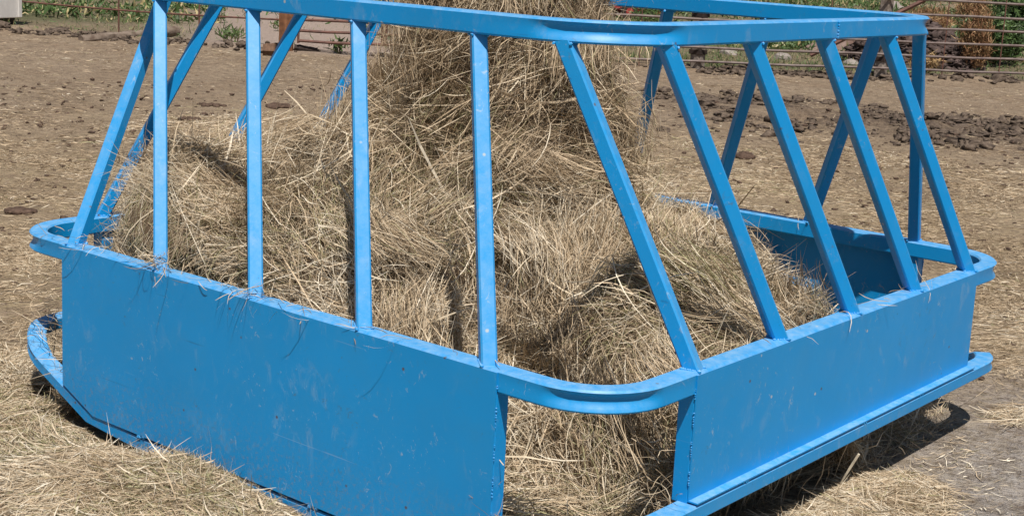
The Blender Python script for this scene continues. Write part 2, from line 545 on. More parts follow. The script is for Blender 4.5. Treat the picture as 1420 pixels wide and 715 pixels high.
# panels
def panel_side(sy):
    bm = bmesh.new()
    out = []
    for x in (-1.0, -0.82, -.4, 0, .4, 0.82, 1.0):
        zb = skid_z(x) + 0.012
        out.append((x, zb))
    y0 = sy * (B_ + 0.0005); y1 = sy * (B_ + 0.0045)
    lo0 = [bm.verts.new((x, y0, z)) for x, z in out]; hi0 = [bm.verts.new((x, y0, H - .006)) for x, z in out]
    lo1 = [bm.verts.new((x, y1, z)) for x, z in out]; hi1 = [bm.verts.new((x, y1, H - .006)) for x, z in out]
    for i in range(len(out) - 1):
        bm.faces.new((lo0[i], lo0[i+1], hi0[i+1], hi0[i])); bm.faces.new((lo1[i], hi1[i], hi1[i+1], lo1[i+1]))
        bm.faces.new((lo0[i], lo1[i], lo1[i+1], lo0[i+1])); bm.faces.new((hi0[i], hi0[i+1], hi1[i+1], hi1[i]))
    for i in (0, -1): bm.faces.new((lo0[i], hi0[i], hi1[i], lo1[i]))
    # stitch welds bridging the slot above the skid
    for x in (-.55, -.16, .3, .7):
        weld(bm, (x - .02, sy * (B_ - .001), 0.107), (x + .02, sy * (B_ - .001), 0.107), 4, .007)
    return bm
def panel_end(sx):
    bm = bmesh.new()
    x0 = sx * (A + .0005); x1 = sx * (A + .0045)
    Y = 0.969
    add_box(bm, (min(x0, x1), -Y, 0.3365), (max(x0, x1), Y, H - .006))
    x2 = sx * (A + .034)      # flange folded out over the skid
    add_box(bm, (min(x0, x2), -Y, 0.332), (max(x0, x2), Y, 0.3362))
    for y in (-.7, -.3, .05, .5, .8):
        weld(bm, (sx * (A + .029), y - .02, .329), (sx * (A + .029), y + .02, .329), 4, .0045)
    return bm
near_panel = fin(panel_side(-1), 'side_panel', label='long side panel of the feeder, scuffed and speckled with chips')
fin(panel_side(1), 'side_panel')
fin(panel_end(1), 'side_panel')
fin(panel_end(-1), 'side_panel')
# corner posts that close the panel edges
PW = 0.052
for sx in (-1, 1):
    for sy in (-1, 1):
        bm = bmesh.new()
        xa, xb = sorted((sx * (1.0 - PW), sx * 0.9995)); ya, yb = sorted((sy * (B_ - PW - .001), sy * (B_ - .001)))
        add_box(bm, (xa, ya, skid_z(1.0) - .002), (xb, yb, H - TR + .002), .003)
        weld(bm, (sx * 1.001, sy * (B_ + .001), .27), (sx * 1.001, sy * (B_ + .001), .66), 9, .0042)
        fin(bm, 'corner_post')
        bm = bmesh.new()
        xa, xb = sorted((sx * (A - PW - .001), sx * (A - .001))); ya, yb = sorted((sy * (0.969 - PW), sy * 0.9685))
        add_box(bm, (xa, ya, .322), (xb, yb, H - TR + .002), .003)
        weld(bm, (sx * (A + .001), sy * 0.970, .37), (sx * (A + .001), sy * 0.970, .66), 8, .0042)
        fin(bm, 'corner_post')

# slanted bars
def bar(pb, pt, w=0.0455):
    pb = Vector(pb); pt = Vector(pt)
    ax = (pt - pb).normalized()
    hz = Vector((ax.x, ax.y, 0))
    side = Vector((0, 0, 1)).cross(ax).normalized()
    nrm = ax.cross(side).normalized()
    c = 0.005; q = w / 2
    sec = [(-q + c, -q), (q - c, -q), (q, -q + c), (q, q - c), (q - c, q), (-q + c, q), (-q, q - c), (-q, -q + c)]
    bm = bmesh.new()
    lo = []; hi = []
    for s, n in sec:
        o = pb + side * s + nrm * n
        t0 = (pb.z - 0.008 - o.z) / ax.z; t1 = (pt.z + 0.008 - o.z) / ax.z
        lo.append(bm.verts.new(o + ax * t0)); hi.append(bm.verts.new(o + ax * t1))
    k = len(sec)
    for i in range(k): bm.faces.new((lo[i], lo[(i+1) % k], hi[(i+1) % k], hi[i]))
    bm.faces.new(lo[::-1]); bm.faces.new(hi)
    for (s, n) in ((-q, -q), (q, -q), (-q, q), (q, q)):
        o = pb + side * s + nrm * n; t0 = (pb.z - o.z) / ax.z
        add_blob(bm, o + ax * t0, .006, 1, .25)
        t1 = (pt.z - o.z) / ax.z
        add_blob(bm, o + ax * (t1 - .003), .0055, 1, .25)
    for sg in (-1, 1):
        a_ = pb + side * q * sg - nrm * q; b2 = pb + side * q * sg + nrm * q
        ta = (pb.z - a_.z) / ax.z; tb = (pb.z - b2.z) / ax.z
        weld(bm, a_ + ax * ta, b2 + ax * tb, 7, .0042)
    return bm
t2 = TR / 2
for i in range(5):
    x = -0.9665 + i * 0.4761; xt = -1.3373 + i * 0.4904
    v = -0.939 + i * 0.4728; vt = -1.2984 + i * 0.4664
    # near side
    top = (xt, -BT + t2, HT) if i else (-1.095, -0.855, HT)
    fin(bar((x, -B_ + t2, H), top), 'slanted_bar')
    top = (-xt, BT - t2, HT) if i else (1.055, 0.975, HT)
    fin(bar((-x, B_ - t2, H), top), 'slanted_bar')
    top = (AT - t2, vt, HT) if i else (0.93, -1.055, HT)
    fin(bar((A - t2, v, H), top), 'slanted_bar')
    top = (-AT + t2, -vt, HT) if i else (-0.93, 1.055, HT)
    fin(bar((-A + t2, -v, H), top), 'slanted_bar')

# ------------------------------------------------------------------ the hay inside
CP = np.array([
 (-1.28,-1.28,.05),(-1.17,-1.17,.14),(-1.3,-1.05,.15),(-1.1,-1.28,.22),(1.0,-1.0,.14),(.9,-1.15,.20),(1.15,-.9,.18),(1.2,-1.2,.04),(-.93,-1.29,.55),(-.8,-1.3,.52),(-.62,-1.3,.44),(-.45,-1.28,.38),(-.3,-1.25,.42),(-.12,-1.3,.56),(0,-1.3,.62),(.3,-1.3,.60),(.6,-1.3,.52),(.85,-1.28,.40),(1.0,-1.2,.24),(1.12,-1.12,.12),(1.3,-1.3,.06),(1.3,-1.1,.10),
 (-1.25,-.85,.50),(-1.12,-.88,.72),(-.92,-.85,.98),(-1.02,-.55,.93),(-1.28,-.5,.66),(-.65,-1.02,.90),(-.45,-1.05,.84),(-.5,-.7,.98),(-.7,-.35,.93),
 (-.15,-.9,1.02),(.1,-.92,.93),(-.1,-1.12,.80),(.35,-.92,.72),(.42,-.72,.54),(.55,-.95,.50),(.5,-.5,.62),
 (.68,-.70,.62),(.8,-.8,.42),(.78,-.45,.82),(.72,-.1,.78),(.95,-.25,.76),(1.05,-.55,.62),(1.27,-.2,.69),(1.27,-.6,.64),(1.25,.12,.56),(1.25,.32,.25),(1.25,.5,.04),(1.28,-.85,.40),(.85,-.98,.22),
 (1.0,.3,.54),(1.03,.52,.16),(.8,.55,.50),(.95,.75,.05),(.62,.85,.46),(.8,1.0,.08),(1.15,.75,.03),(1.25,1.0,.12),(1.05,1.2,.12),(.65,1.2,.1),(.42,1.1,.44),(.2,1.25,.52),(-.15,1.28,.66),
 (-.6,1.2,.68),(-1.2,1.2,.6),(-1.25,.6,.66),(-1.25,0,.62),(-.9,.1,.74),(-.6,.6,.78),(-.1,.8,.78),(.35,.7,.68),(.5,.35,.78),(0,0,1.15),(-.58,-.25,1.14),(-.42,-.28,1.26),(-.80,-.32,1.02),(-.35,-.5,1.12),(.15,-.55,.90)])
def hay_base(X, Y):
    Xr = X[:, None] - CP[None, :, 0]; Yr = Y[:, None] - CP[None, :, 1]
    w = 1.0 / (Xr * Xr + Yr * Yr + 0.006) ** 1.9
    z = (w * CP[None, :, 2]).sum(1) / w.sum(1)
    return z
COLR = np.array([0, .20, .265, .30, .33, .365, .43, .52, .70, 1.0])
COLZ = np.array([2.02, 1.98, 1.86, 1.66, 1.44, 1.26, 1.08, .88, .5, -.2])
def hay_z(X, Y, detail=True):
    P = np.c_[X, Y]
    z = hay_base(X, Y)
    z = z * (1 - .93 * sstep(1.02, 1.24, .79 * X + .61 * Y))
    z = z * (1 - .75 * sstep(1.98, 2.40, np.abs(X) + np.abs(Y)))
    ang = np.arctan2(Y + .06, X + .09)
    r = np.hypot(X + .09, Y + .06)
    r = r * (1 + .10 * np.sin(ang * 3 + 1.0) + .06 * np.sin(ang * 5 + 2.2)) + .05 * vnoise(P, 5, 91)
    zc = np.interp(r, COLR, COLZ)
    z = np.maximum(z, zc)
    # a groove winding down the front and another behind the corner clump
    def trench(pl, sig, dep):
        best = np.full(X.shape, 9.)
        for (ax, ay), (bx, by) in zip(pl[:-1], pl[1:]):
            dx, dy = bx - ax, by - ay
            t = np.clip(((X - ax) * dx + (Y - ay) * dy) / (dx * dx + dy * dy), 0, 1)
            best = np.minimum(best, np.hypot(X - ax - t * dx, Y - ay - t * dy))
        return dep * np.exp(-(best / sig) ** 2)
    z = z - trench([(-.62, -.58), (-.36, -.76), (-.05, -.84), (.22, -.80), (.38, -.68), (.50, -.62), (.62, -.74)], .07, .23)
    z = z - trench([(.60, -.86), (.70, -.55), (.76, -.22)], .07, .19)
    z = z + .09 * np.exp(-(np.hypot(X - .98, Y + .50) / .25) ** 4)
    if detail:
        z = z + 0.095 * fbm(P, 3.6, 3, 13) + 0.05 * vnoise(P, 9, 17) + 0.02 * np.abs(fbm(P, 9, 2, 19))
    return z
n = 170
hx = np.linspace(-1.305, 1.305, n); hy = np.linspace(-1.315, 1.315, n)
HX, HY = np.meshgrid(hx, hy, indexing='ij')
X = HX.ravel(); Y = HY.ravel()
# squeeze the sheet's corners inside the bent rails
cx = np.maximum(np.abs(X) - 1.12, 0); cy = np.maximum(np.abs(Y) - 1.12, 0)
rr = np.hypot(cx, cy); k = np.where(rr > .17, .17 / np.maximum(rr, 1e-6), 1)
cn = (cx > 0) & (cy > 0)
X = np.where(cn, np.sign(X) * (1.12 + cx * k), X); Y = np.where(cn, np.sign(Y) * (1.12 + cy * k), Y)
Z = hay_z(X, Y)
edge = (np.abs(HX.ravel()) > 1.30) | (np.abs(HY.ravel()) > 1.31)
Z = np.where(edge, 0.02, Z)
X = np.where(edge, X * .84, X); Y = np.where(edge, Y * .86, Y)
V0 = np.c_[X, Y, Z]
# rough sideways pushes so steep faces break up into wads and hollows
for ax_, sd_ in ((0, 101), (1, 103)):
    V0[:, ax_] += np.where(edge, 0, .085 * fbm(V0, 5.5, 3, sd_)) * sstep(.0, .25, 1.31 - np.maximum(np.abs(X), np.abs(Y)))
ov = .15 * np.exp(-((Z - .80) / .13) ** 2) * np.exp(-((X + .52) / .42) ** 4) * np.exp(-((Y + 1.1) / .16) ** 4)
ov2 = .12 * np.exp(-((Z - .66) / .10) ** 2) * np.exp(-((X - .72) / .3) ** 4) * np.exp(-((Y + .78) / .16) ** 4)
V0[:, 1] -= np.where(edge, 0, ov + ov2)
F0 = grid_faces(n, n)
def keep_in(V, P):
    """no strand may cross the sheet panels; soft clamp just inside the box below rail height"""
    low = V[:, 2] < 0.72
    inx = np.abs(V[:, 1]) < 1.0; iny = np.abs(V[:, 0]) < 1.02
    V[:, 0] = np.where(low & inx, np.clip(V[:, 0], -1.312, 1.312), V[:, 0])
    V[:, 1] = np.where(low & iny, np.clip(V[:, 1], -1.300, 1.300), V[:, 1])
    # above the rail the leaning bars hold the hay back
    up = np.maximum(V[:, 2] - .70, 0)
    bx = 1.300 - .27 * up; by = 1.290 - .30 * up
    k = .12
    V[:, 0] = np.where(~low & (np.abs(V[:, 0]) > bx), np.sign(V[:, 0]) * (bx + k * (np.abs(V[:, 0]) - bx)), V[:, 0])
    V[:, 1] = np.where(~low & (np.abs(V[:, 1]) > by), np.sign(V[:, 1]) * (by + k * (np.abs(V[:, 1]) - by)), V[:, 1])
    return V

V0[:] = np.where(edge[:, None], V0, keep_in(V0.copy(), V0))
# surface sampling
def tri_sample(V, F, count, wfun=None):
    a, b, c, d = (V[F[:, i]] for i in range(4))
    nr = np.cross(c - a, d - b); ar = np.linalg.norm(nr, axis=1) * .5
    nr = nr / np.maximum(np.linalg.norm(nr, axis=1, keepdims=True), 1e-9)
    nr = np.where(nr[:, 2:3] < 0, -nr, nr)
    w = ar if wfun is None else ar * wfun((a + c) / 2, nr)
    idx = rng.choice(len(F), count, p=w / w.sum())
    u = rng.random((count, 1)); v = rng.random((count, 1))
    P = (a[idx] * (1 - u) + b[idx] * u) * (1 - v) + (d[idx] * (1 - u) + c[idx] * u) * v
    return P, nr[idx]

def flow(P, Nn, s=2.2, seed=201, fall=0.35):
    """a combed direction in the surface, swirling from wad to wad"""
    g = np.c_[vnoise(P, s, seed), vnoise(P, s, seed + 1), vnoise(P, s, seed + 2)] * 1.6
    g[:, 2] -= fall * (1 - Nn[:, 2])
    g = g - Nn * (g * Nn).sum(1, keepdims=True)
    return g / np.maximum(np.linalg.norm(g, axis=1, keepdims=True), 1e-6)

def tones(P, count, mean=.5, spread=.19, seed=300, green=.10):
    t = mean + .16 * fbm(P, 2.6, 2, seed) + .10 * vnoise(P, 9, seed + 5) + rng.normal(0, spread, count)
    t = np.clip(t, 0.02, .86)
    gm = (vnoise(P, 1.9, seed + 9) > .15)
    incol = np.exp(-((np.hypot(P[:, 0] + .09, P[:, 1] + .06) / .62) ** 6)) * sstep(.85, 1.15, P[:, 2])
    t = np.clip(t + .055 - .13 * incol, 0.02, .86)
    g = rng.random(count) < np.where(gm, green * 2.4, green * .4)
    return np.where(g, rng.uniform(.89, 1.0, count), t)

parts = []
t0 = np.clip(.10 + .08 * fbm(V0, 8, 2, 5), 0.0, .5)  # base sheet toned dark, standing in for shade between the strands
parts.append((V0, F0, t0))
wf = lambda c, nr: np.where((c[:, 1] > .55) & (c[:, 0] < .1), .25, 1.0) * np.where(c[:, 2] < .1, .5, 1.0)
def layer(count, L, W, bend, lift, jit, mean, spread, green=.1, fs=2.2, seg=4, seed=201):
    P, Nn = tri_sample(V0, F0, count, wf)
    D = flow(P, Nn, fs, seed) + rng.normal(0, jit, (count, 3))
    length = rng.gamma(4, L / 4, count).clip(L * .3, L * 2.3)
    width = rng.gamma(5, W / 5, count).clip(W * .4, W * 2.4)
    lf = rng.uniform(lift[0], lift[1], count)
    V, F, per = strands(P, Nn, D, length, width, bend, lf, seg)
    V = keep_in(V, P)
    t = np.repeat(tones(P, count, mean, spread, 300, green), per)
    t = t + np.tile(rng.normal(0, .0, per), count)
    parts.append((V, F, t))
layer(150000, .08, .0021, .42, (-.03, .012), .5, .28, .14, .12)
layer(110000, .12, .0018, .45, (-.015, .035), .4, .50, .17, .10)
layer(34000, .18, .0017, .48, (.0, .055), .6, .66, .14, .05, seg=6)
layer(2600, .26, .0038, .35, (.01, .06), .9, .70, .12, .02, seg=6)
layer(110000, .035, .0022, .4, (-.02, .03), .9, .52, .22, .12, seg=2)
# wads: combed bunches lying over one another
def wad(c, nrm, d, size, cnt, L, mean, green):
    off = rng.normal(0, 1, (cnt, 3)) * size
    P = np.array(c)[None] + off
    Nn = np.tile(np.array(nrm), (cnt, 1))
    D = np.tile(np.array(d), (cnt, 1)) + rng.normal(0, .22, (cnt, 3)) + np.cross(Nn, off) * rng.uniform(1.5, 5)
    length = rng.gamma(6, L / 6, cnt); width = rng.gamma(5, .0018 / 5, cnt).clip(.0009, .004)
    V, F, per = strands(P, Nn, D, length, width, .30, rng.uniform(-.01, .02, cnt), 4)
    V = keep_in(V, P)
    parts.append((V, F, np.repeat(tones(P, cnt, mean, .14, 333, green), per)))
Pw, Nw = tri_sample(V0, F0, 260, wf)
Dw = flow(Pw, Nw, 2.0, 211, 1.0)
for i in range(len(Pw)):
    if max(abs(Pw[i][0]), abs(Pw[i][1])) > 1.2: continue
    wad(Pw[i] + Nw[i] * .02, Nw[i], Dw[i], (.07, .07, .03), 380, .16, rng.uniform(.42, .64), .25 if rng.random() < .25 else .03)
# stray stalks poking out of the tall stack
cnt = 900
an = rng.uniform(0, TAU, cnt); zz = rng.uniform(.9, 1.9, cnt)
rad = np.interp(-zz, -COLZ, COLR)
P = np.c_[-.09 + np.cos(an) * rad, -.06 + np.sin(an) * rad, zz]
Nn = np.c_[np.cos(an), np.sin(an), np.full(cnt, .2)]
D = Nn * rng.uniform(.2, 1.2, (cnt, 1)) + rng.normal(0, .5, (cnt, 3)); D[:, 2] -= .25
V, F, per = strands(P + Nn * .03, Nn, D, rng.uniform(.08, .26, cnt), rng.uniform(.0016, .0036, cnt), .5, np.zeros(cnt), 6)
parts.append((V, F, np.repeat(rng.uniform(.55, .86, cnt), per)))
# wisps caught on the rails and round the feet of the bars
for (cx_, cy_, cz_, sx0, sy0, cn_) in ((-.49, -1.345, .73, .04, .015, 45), (-.97, -1.34, .715, .10, .015, 22), (-.02, -1.345, .72, .05, .015, 30), (-.3, -1.33, .705, .35, .02, 60), (.4, -1.33, .705, .3, .02, 25),
        (1.345, .1, .705, .015, .3, 25), (-1.25, -1.25, .32, .07, .07, 160), (-.97, -1.36, .35, .01, .02, 0), (.99, -1.36, .16, .03, .02, 60), (1.30, -1.02, .36, .04, .03, 30), (.1, 1.33, .70, .25, .02, 60)):
    if not cn_: continue
    P = np.array([[cx_, cy_, cz_]]) + rng.normal(0, 1, (cn_, 3)) * np.array([[sx0, sy0, .012 if cz_ > .6 else .06]])
    Nn = np.tile(np.array([[0, -.5, .85]]), (cn_, 1)); D = rng.normal(0, 1, (cn_, 3)) * np.array([[1, .7, .45]])
    V, F, per = strands(P, Nn, D, rng.uniform(.04, .15, cn_), rng.uniform(.0012, .0024, cn_), .6, np.zeros(cn_), 6)
    parts.append((V, F, np.repeat(rng.uniform(.25, .84, cn_), per)))
V, F, T = join(parts)
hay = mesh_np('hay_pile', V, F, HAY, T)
tag(hay, 'tall tangled heap of dry tan hay filling the blue feeder', 'hay')

# ------------------------------------------------------------------ loose hay outside
nx_, ny_ = 200, 200
sx_ = np.linspace(-3.3, 2.2, nx_); sy_ = np.linspace(-3.0, 2.4, ny_)
SX, SY = np.meshgrid(sx_, sy_, indexing='ij'); X = SX.ravel(); Y = SY.ravel()
hS = spill(X, Y)
gz = ground_z(X, Y)
VS = np.c_[X, Y, gz + hS - 0.012 + .012 * fbm(np.c_[X, Y], 9, 2, 71) * (hS > .02)]
FS = grid_faces(nx_, ny_)
good = (hS[FS] > .014).all(1) & ~((np.abs(X[FS]) < 1.33) & (np.abs(Y[FS]) < 1.33)).any(1)
FSg = FS[good]
parts = []
parts.append((VS, FSg, np.full(len(VS), .38)))
def gl(count, L, W, lift, jit, mean, spread, green, wfun, VV=VS, FF=FS, seg=4, bend=.34, fs=1.7):
    P, Nn = tri_sample(VV, FF, count, wfun)
    P[:, 2] = ground_z(P[:, 0], P[:, 1]) + np.maximum(spill(P[:, 0], P[:, 1]) - .004, 0) * (np.maximum(np.abs(P[:, 0]), np.abs(P[:, 1])) > 1.34)
    D = flow(P, Nn, fs, 401, 0) * .8 + flow(P, Nn, 6.0, 421, 0) * .6 + rng.normal(0, jit + .25, (count, 3)) * np.array([1, 1, .12])
    length = rng.gamma(4, L / 4, count).clip(L * .3, L * 2.2); width = rng.gamma(5, W / 5, count).clip(W * .4, W * 2.2)
    V, F, per = strands(P, Nn, D, length, width, bend, rng.uniform(lift[0], lift[1], count), seg)
    gz_ = ground_z(V[:, 0], V[:, 1])
    V[:, 2] = np.maximum(V[:, 2], gz_ + .001)
    # keep out of the panels
    ins = (np.abs(V[:, 0]) < 1.02) & (np.abs(V[:, 1]) < 1.368) & (np.abs(V[:, 1]) > 1.2)
    V[:, 1] = np.where(ins, np.sign(V[:, 1]) * 1.368, V[:, 1])
    return V, F, np.repeat(tones(P, count, mean, spread, 500, green), per)
sw = lambda c, nr: np.clip(spill(c[:, 0], c[:, 1]) - .008, 0, .06) * (np.maximum(np.abs(c[:, 0]), np.abs(c[:, 1])) > 1.345)
parts.append(gl(150000, .075, .0020, (-.004, .014), .35, .56, .15, .12, sw))
parts.append(gl(50000, .12, .0018, (.0, .022), .4, .62, .15, .10, sw, seg=5))
parts.append(gl(700, .15, .0032, (.005, .03), .6, .74, .10, .02, sw, seg=5))
V, F, T = join(parts)
lo = mesh_np('spilled_hay', V, F, STRAW, T)
tag(lo, 'loose tan hay spilled on the ground round the blue feeder', 'hay', kind='stuff')

# thin litter over the whole yard
parts = []
def litter(count, rmin, rmax, L, W, mean, dens, seed):
    """strands scattered over the yard inside the camera's side of it"""
    out = []; got = 0
    Ps = []
    while got < count:
        m = count * 3
        th = rng.uniform(R_(88), R_(172), m); r = np.sqrt(rng.uniform(rmin ** 2, rmax ** 2, m))
        x = CAM.x + r * np.cos(th); y = CAM.y + r * np.sin(th)
        d = rect_dist(x, y); s = fence_sd(x, y)
        Q = np.c_[x, y]
        w = (0.10 + .9 * (1 - sstep(3.0, 9.0, d + 1.6 * fbm(Q, .7, 2, 51)))) * np.clip(.35 + 1.0 * fbm(Q, 1.4, 3, seed), .05, 1)
        w *= (s < -.2) * (1 - .9 * np.exp(-((((x - 1.9) / .85) ** 2 + ((y - 1.2) / 2.1) ** 2) ** 2)))
        w *= ~((np.abs(x) < 1.36) & (np.abs(y) < 1.36))
        kx = rng.random(m) < w * dens
        Ps.append(Q[kx]); got += kx.sum()
    Q = np.concatenate(Ps)[:count]
    P = np.c_[Q, ground_z(Q[:, 0], Q[:, 1]) + .004]
    Nn = np.tile(np.array([0, 0, 1.]), (count, 1))
    D = flow(P, Nn, 1.2, 601, 0) + rng.normal(0, .7, (count, 3)) * np.array([1, 1, .12])
    length = rng.gamma(3, L / 3, count).clip(L * .3, L * 2.4); width = rng.gamma(5, W / 5, count).clip(W * .4, W * 2.2)
    V, F, per = strands(P, Nn, D, length, width, .28, rng.uniform(0, .006, count), 3, .5)
    V[:, 2] = np.maximum(V[:, 2], np.repeat(P[:, 2], per) - .003)
    parts.append((V, F, np.repeat(np.clip(tones(P, count, mean, .15, 700, .05) - .10 * (vnoise(P, .6, 733) > 0), 0.02, 1), per)))
litter(170000, 2.2, 8.5, .045, .0020, .58, 1.0, 811)
litter(190000, 7, 14, .045, .0027, .50, 1.0, 821)
litter(40000, 12, 24, .06, .0045, .52, 1.0, 831)
V, F, T = join(parts)
li = mesh_np('straw_litter', V, F, STRAW, T)
tag(li, 'thin litter of trodden straw lying over the dirt yard', 'straw', kind='stuff')

# ------------------------------------------------------------------ stalks resting on the feeder and on the ground
def ray_at(u, v, z):
    d = fwd + rgt2 * ((u - 710) / 2021.6) - upv2 * ((v - 289.1) / 2021.6)
    t = (z - CAM.z) / d.z
    return CAM + d * t
def stalk(name, pts, w, mat, label, cat):
    bm = bmesh.new()
    for a_, b2 in zip(pts[:-1], pts[1:]): add_tube(bm, a_, b2, w, w * .9, 6)
    o = finish(bm, name, mat)
    return tag(o, label, cat)
def plain(name, c, rough=.8, sp=.3, n1=None, sc=20, bmp=0.0):
    m, nt, N, L, B = new_mat(name)
    v = objvec(nt)
    f = noise(nt, sc, 5, .65, v)
    c2 = n1 or tuple(x * .6 for x in c)
    L.new(mixc(nt, ramp(nt, f, [(.35, 0.), (.65, 1.)]), c2, c), B.inputs['Base Color'])
    B.inputs['Roughness'].default_value = rough
    B.inputs['Specular IOR Level'].default_value = sp
    if bmp: L.new(bump(nt, f, .8, bmp), B.inputs['Normal'])
    return m
PALE = plain('pale_stalk', (.80, .70, .54), .5, .4)
p0 = ray_at(1166, 668, .10); p1 = ray_at(1191, 629, .21)
stalk('straw_stalk', [p0, p1], .005, PALE, 'thick pale stalk standing in the hay beside the right end of the feeder', 'stalk')

# ------------------------------------------------------------------ dung, clods, stones
DUNG = plain('dry_dung', (.15, .10, .075), .95, .1, (.06, .04, .03), 25, .02)
CLOD = plain('manure_clod', (.19, .145, .11), .95, .1, (.07, .052, .042), 18, .02)
def pat(u, v, sx, sy, h, label, lumps=26):
    c = ray_at(u, v, .05)
    z = float(ground_z(np.array([c.x]), np.array([c.y]))[0])
    e = Vector((c.x, c.y, z))
    bm = bmesh.new()
    for k in range(lumps):
        a_ = random.uniform(0, TAU); r = math.sqrt(random.random())
        x = math.cos(a_) * r; y = math.sin(a_) * r
        add_blob(bm, (0 + x * sx * rgt.x + y * sy * fwd.x, x * sx * rgt.y + y * sy * fwd.y, h * .35 * (1 - r * .6)), h * random.uniform(.5, .9), 2, .13, (1.3, 1.3, .75))
    o = finish(bm, 'dung_pat', DUNG, sharp=60)
    o.location = e
    return tag(o, label, 'dung pat', 'dung pats lying in the yard')
pat(27, 291, .075, .05, .035, 'dark crumbly dung pat on straw left of the feeder, nearest the camera')
pat(172, 306, .06, .04, .02, 'flat dung pat just behind the feeder’s left rail bend, half hidden'.replace('’', "'"), 14)
pat(264, 165, .10, .08, .03, 'small flat dark dung pat between the two left bars, nearer than its neighbour', 18)
pat(294, 144, .16, .10, .03, 'wide flat dark dung pat in the yard behind the left bars, farther of the pair', 18)
pat(385, 146, .13, .12, .05, 'rounded brown dung pat seen right of the second upright left bar', 18)
pat(1032, 216, .05, .05, .06, 'reddish brown dung lump between the slanted bars on the right', 20)
pat(660, 30, .2, .2, .05, 'dark dung pat behind the hay stack', 8) if False else None

_ico = {}
def ico(sub):
    if sub not in _ico:
        bm = bmesh.new(); bmesh.ops.create_icosphere(bm, subdivisions=sub, radius=1.0); bm.verts.ensure_lookup_table()
        _ico[sub] = (np.array([v.co[:] for v in bm.verts]), np.array([[v.index for v in f.verts] for f in bm.faces])); bm.free()
    return _ico[sub]
def clods(name, pts, label, kind='stuff', mat=CLOD):
    Vs = []; Fs = []; b0 = 0
    for (x, y, z, r) in pts:
        v, f = ico(1 if r < .03 else 2)
        q = v + 0.75 * np.c_[vnoise(v + x * 9, 1.7, 3), vnoise(v + y * 9, 1.7, 4), vnoise(v + x * 5, 1.7, 5)]
        q = q * rng.uniform(.75, 1.6, 3) * np.array([1, 1, .5])
        Vs.append(q * r + np.array([x, y, z])); Fs.append(f + b0); b0 += len(v)
    o = mesh_np(name, np.concatenate(Vs), np.concatenate(Fs), mat, smooth=True)
    return tag(o, label, 'clods', kind=kind)
pts = []
m = 120000
x = rng.uniform(-12, 4, m); y = rng.uniform(4, 16, m)
Q = np.c_[x, y]
w = ridge_amount(x, y) * np.clip(.15 + 1.2 * fbm(Q, 1.8, 3, 5), 0, 1)
keep = rng.random(m) < w
x, y = x[keep][:11000], y[keep][:11000]
z = ground_z(x, y)
for a_, b2, c in zip(x, y, z):
    r = min(.06, .015 * math.exp(random.gauss(0, .6)) + .01)
    pts.append((a_, b2, c + r * random.uniform(-.2, .5), r))
clods('manure_clods', pts, 'band of dark trodden manure clods across the yard on the right')
pts = []
for k in range(900):
    t = random.uniform(0, 1)
    i = random.choice((0, 0, 1, 2, 2, 3, 3))
    ax, ay = FL[i]; bx, by = FL[i + 1]
    px, py = ax + (bx - ax) * t, ay + (by - ay) * t
    if i == 1 and random.random() < .75: continue
    off = random.gauss(-.05, .16)
    dx, dy = bx - ax, by - ay; l = math.hypot(dx, dy)
    px += -dy / l * off; py += dx / l * off
    r = .022 * math.exp(random.gauss(0, .6)) + .008
    pts.append((px, py, float(ground_z(np.array([px]), np.array([py]))[0]) + r * .3, min(r, .14)))
clods('earth_clods', pts, 'crumbling lip of dark earth clods along the foot of the fence')
pts = []
for k in range(3600):
    r_ = math.sqrt(random.uniform(2.5 ** 2, 17 ** 2)); th = random.uniform(R_(90), R_(170))
    x_, y_ = CAM.x + r_ * math.cos(th), CAM.y + r_ * math.sin(th)
    if abs(x_) < 1.5 and abs(y_) < 1.6: continue
    if fence_sd(np.array([x_]), np.array([y_]))[0] > -.1: continue
    r = min(.0045 * math.exp(random.gauss(0, .5)), .008) * (1 + r_ * .12)
    pts.append((x_, y_, float(ground_z(np.array([x_]), np.array([y_]))[0]) + r * .3, r))
clods('dung_crumbs', pts, 'small dark crumbs of dung scattered over the dirt yard', mat=DUNG)

# ------------------------------------------------------------------ fence, gate, posts
RUST = plain('rusty_pipe', (.20, .09, .065), .7, .4, (.10, .05, .04), 12, .002)
CABLE = plain('weathered_pipe', (.24, .19, .17), .6, .4, (.14, .10, .09), 9, .002)
OLDWOOD = plain('grey_wood', (.34, .29, .25), .9, .2, (.15, .12, .10), 16, .01)
REDWOOD = plain('brown_wood', (.30, .14, .07), .85, .2, (.15, .07, .04), 10, .01)
DARKM = plain('dark_band', (.05, .035, .03), .8, .3)
def gzs(x, y): return float(ground_z(np.array([x]), np.array([y]))[0])

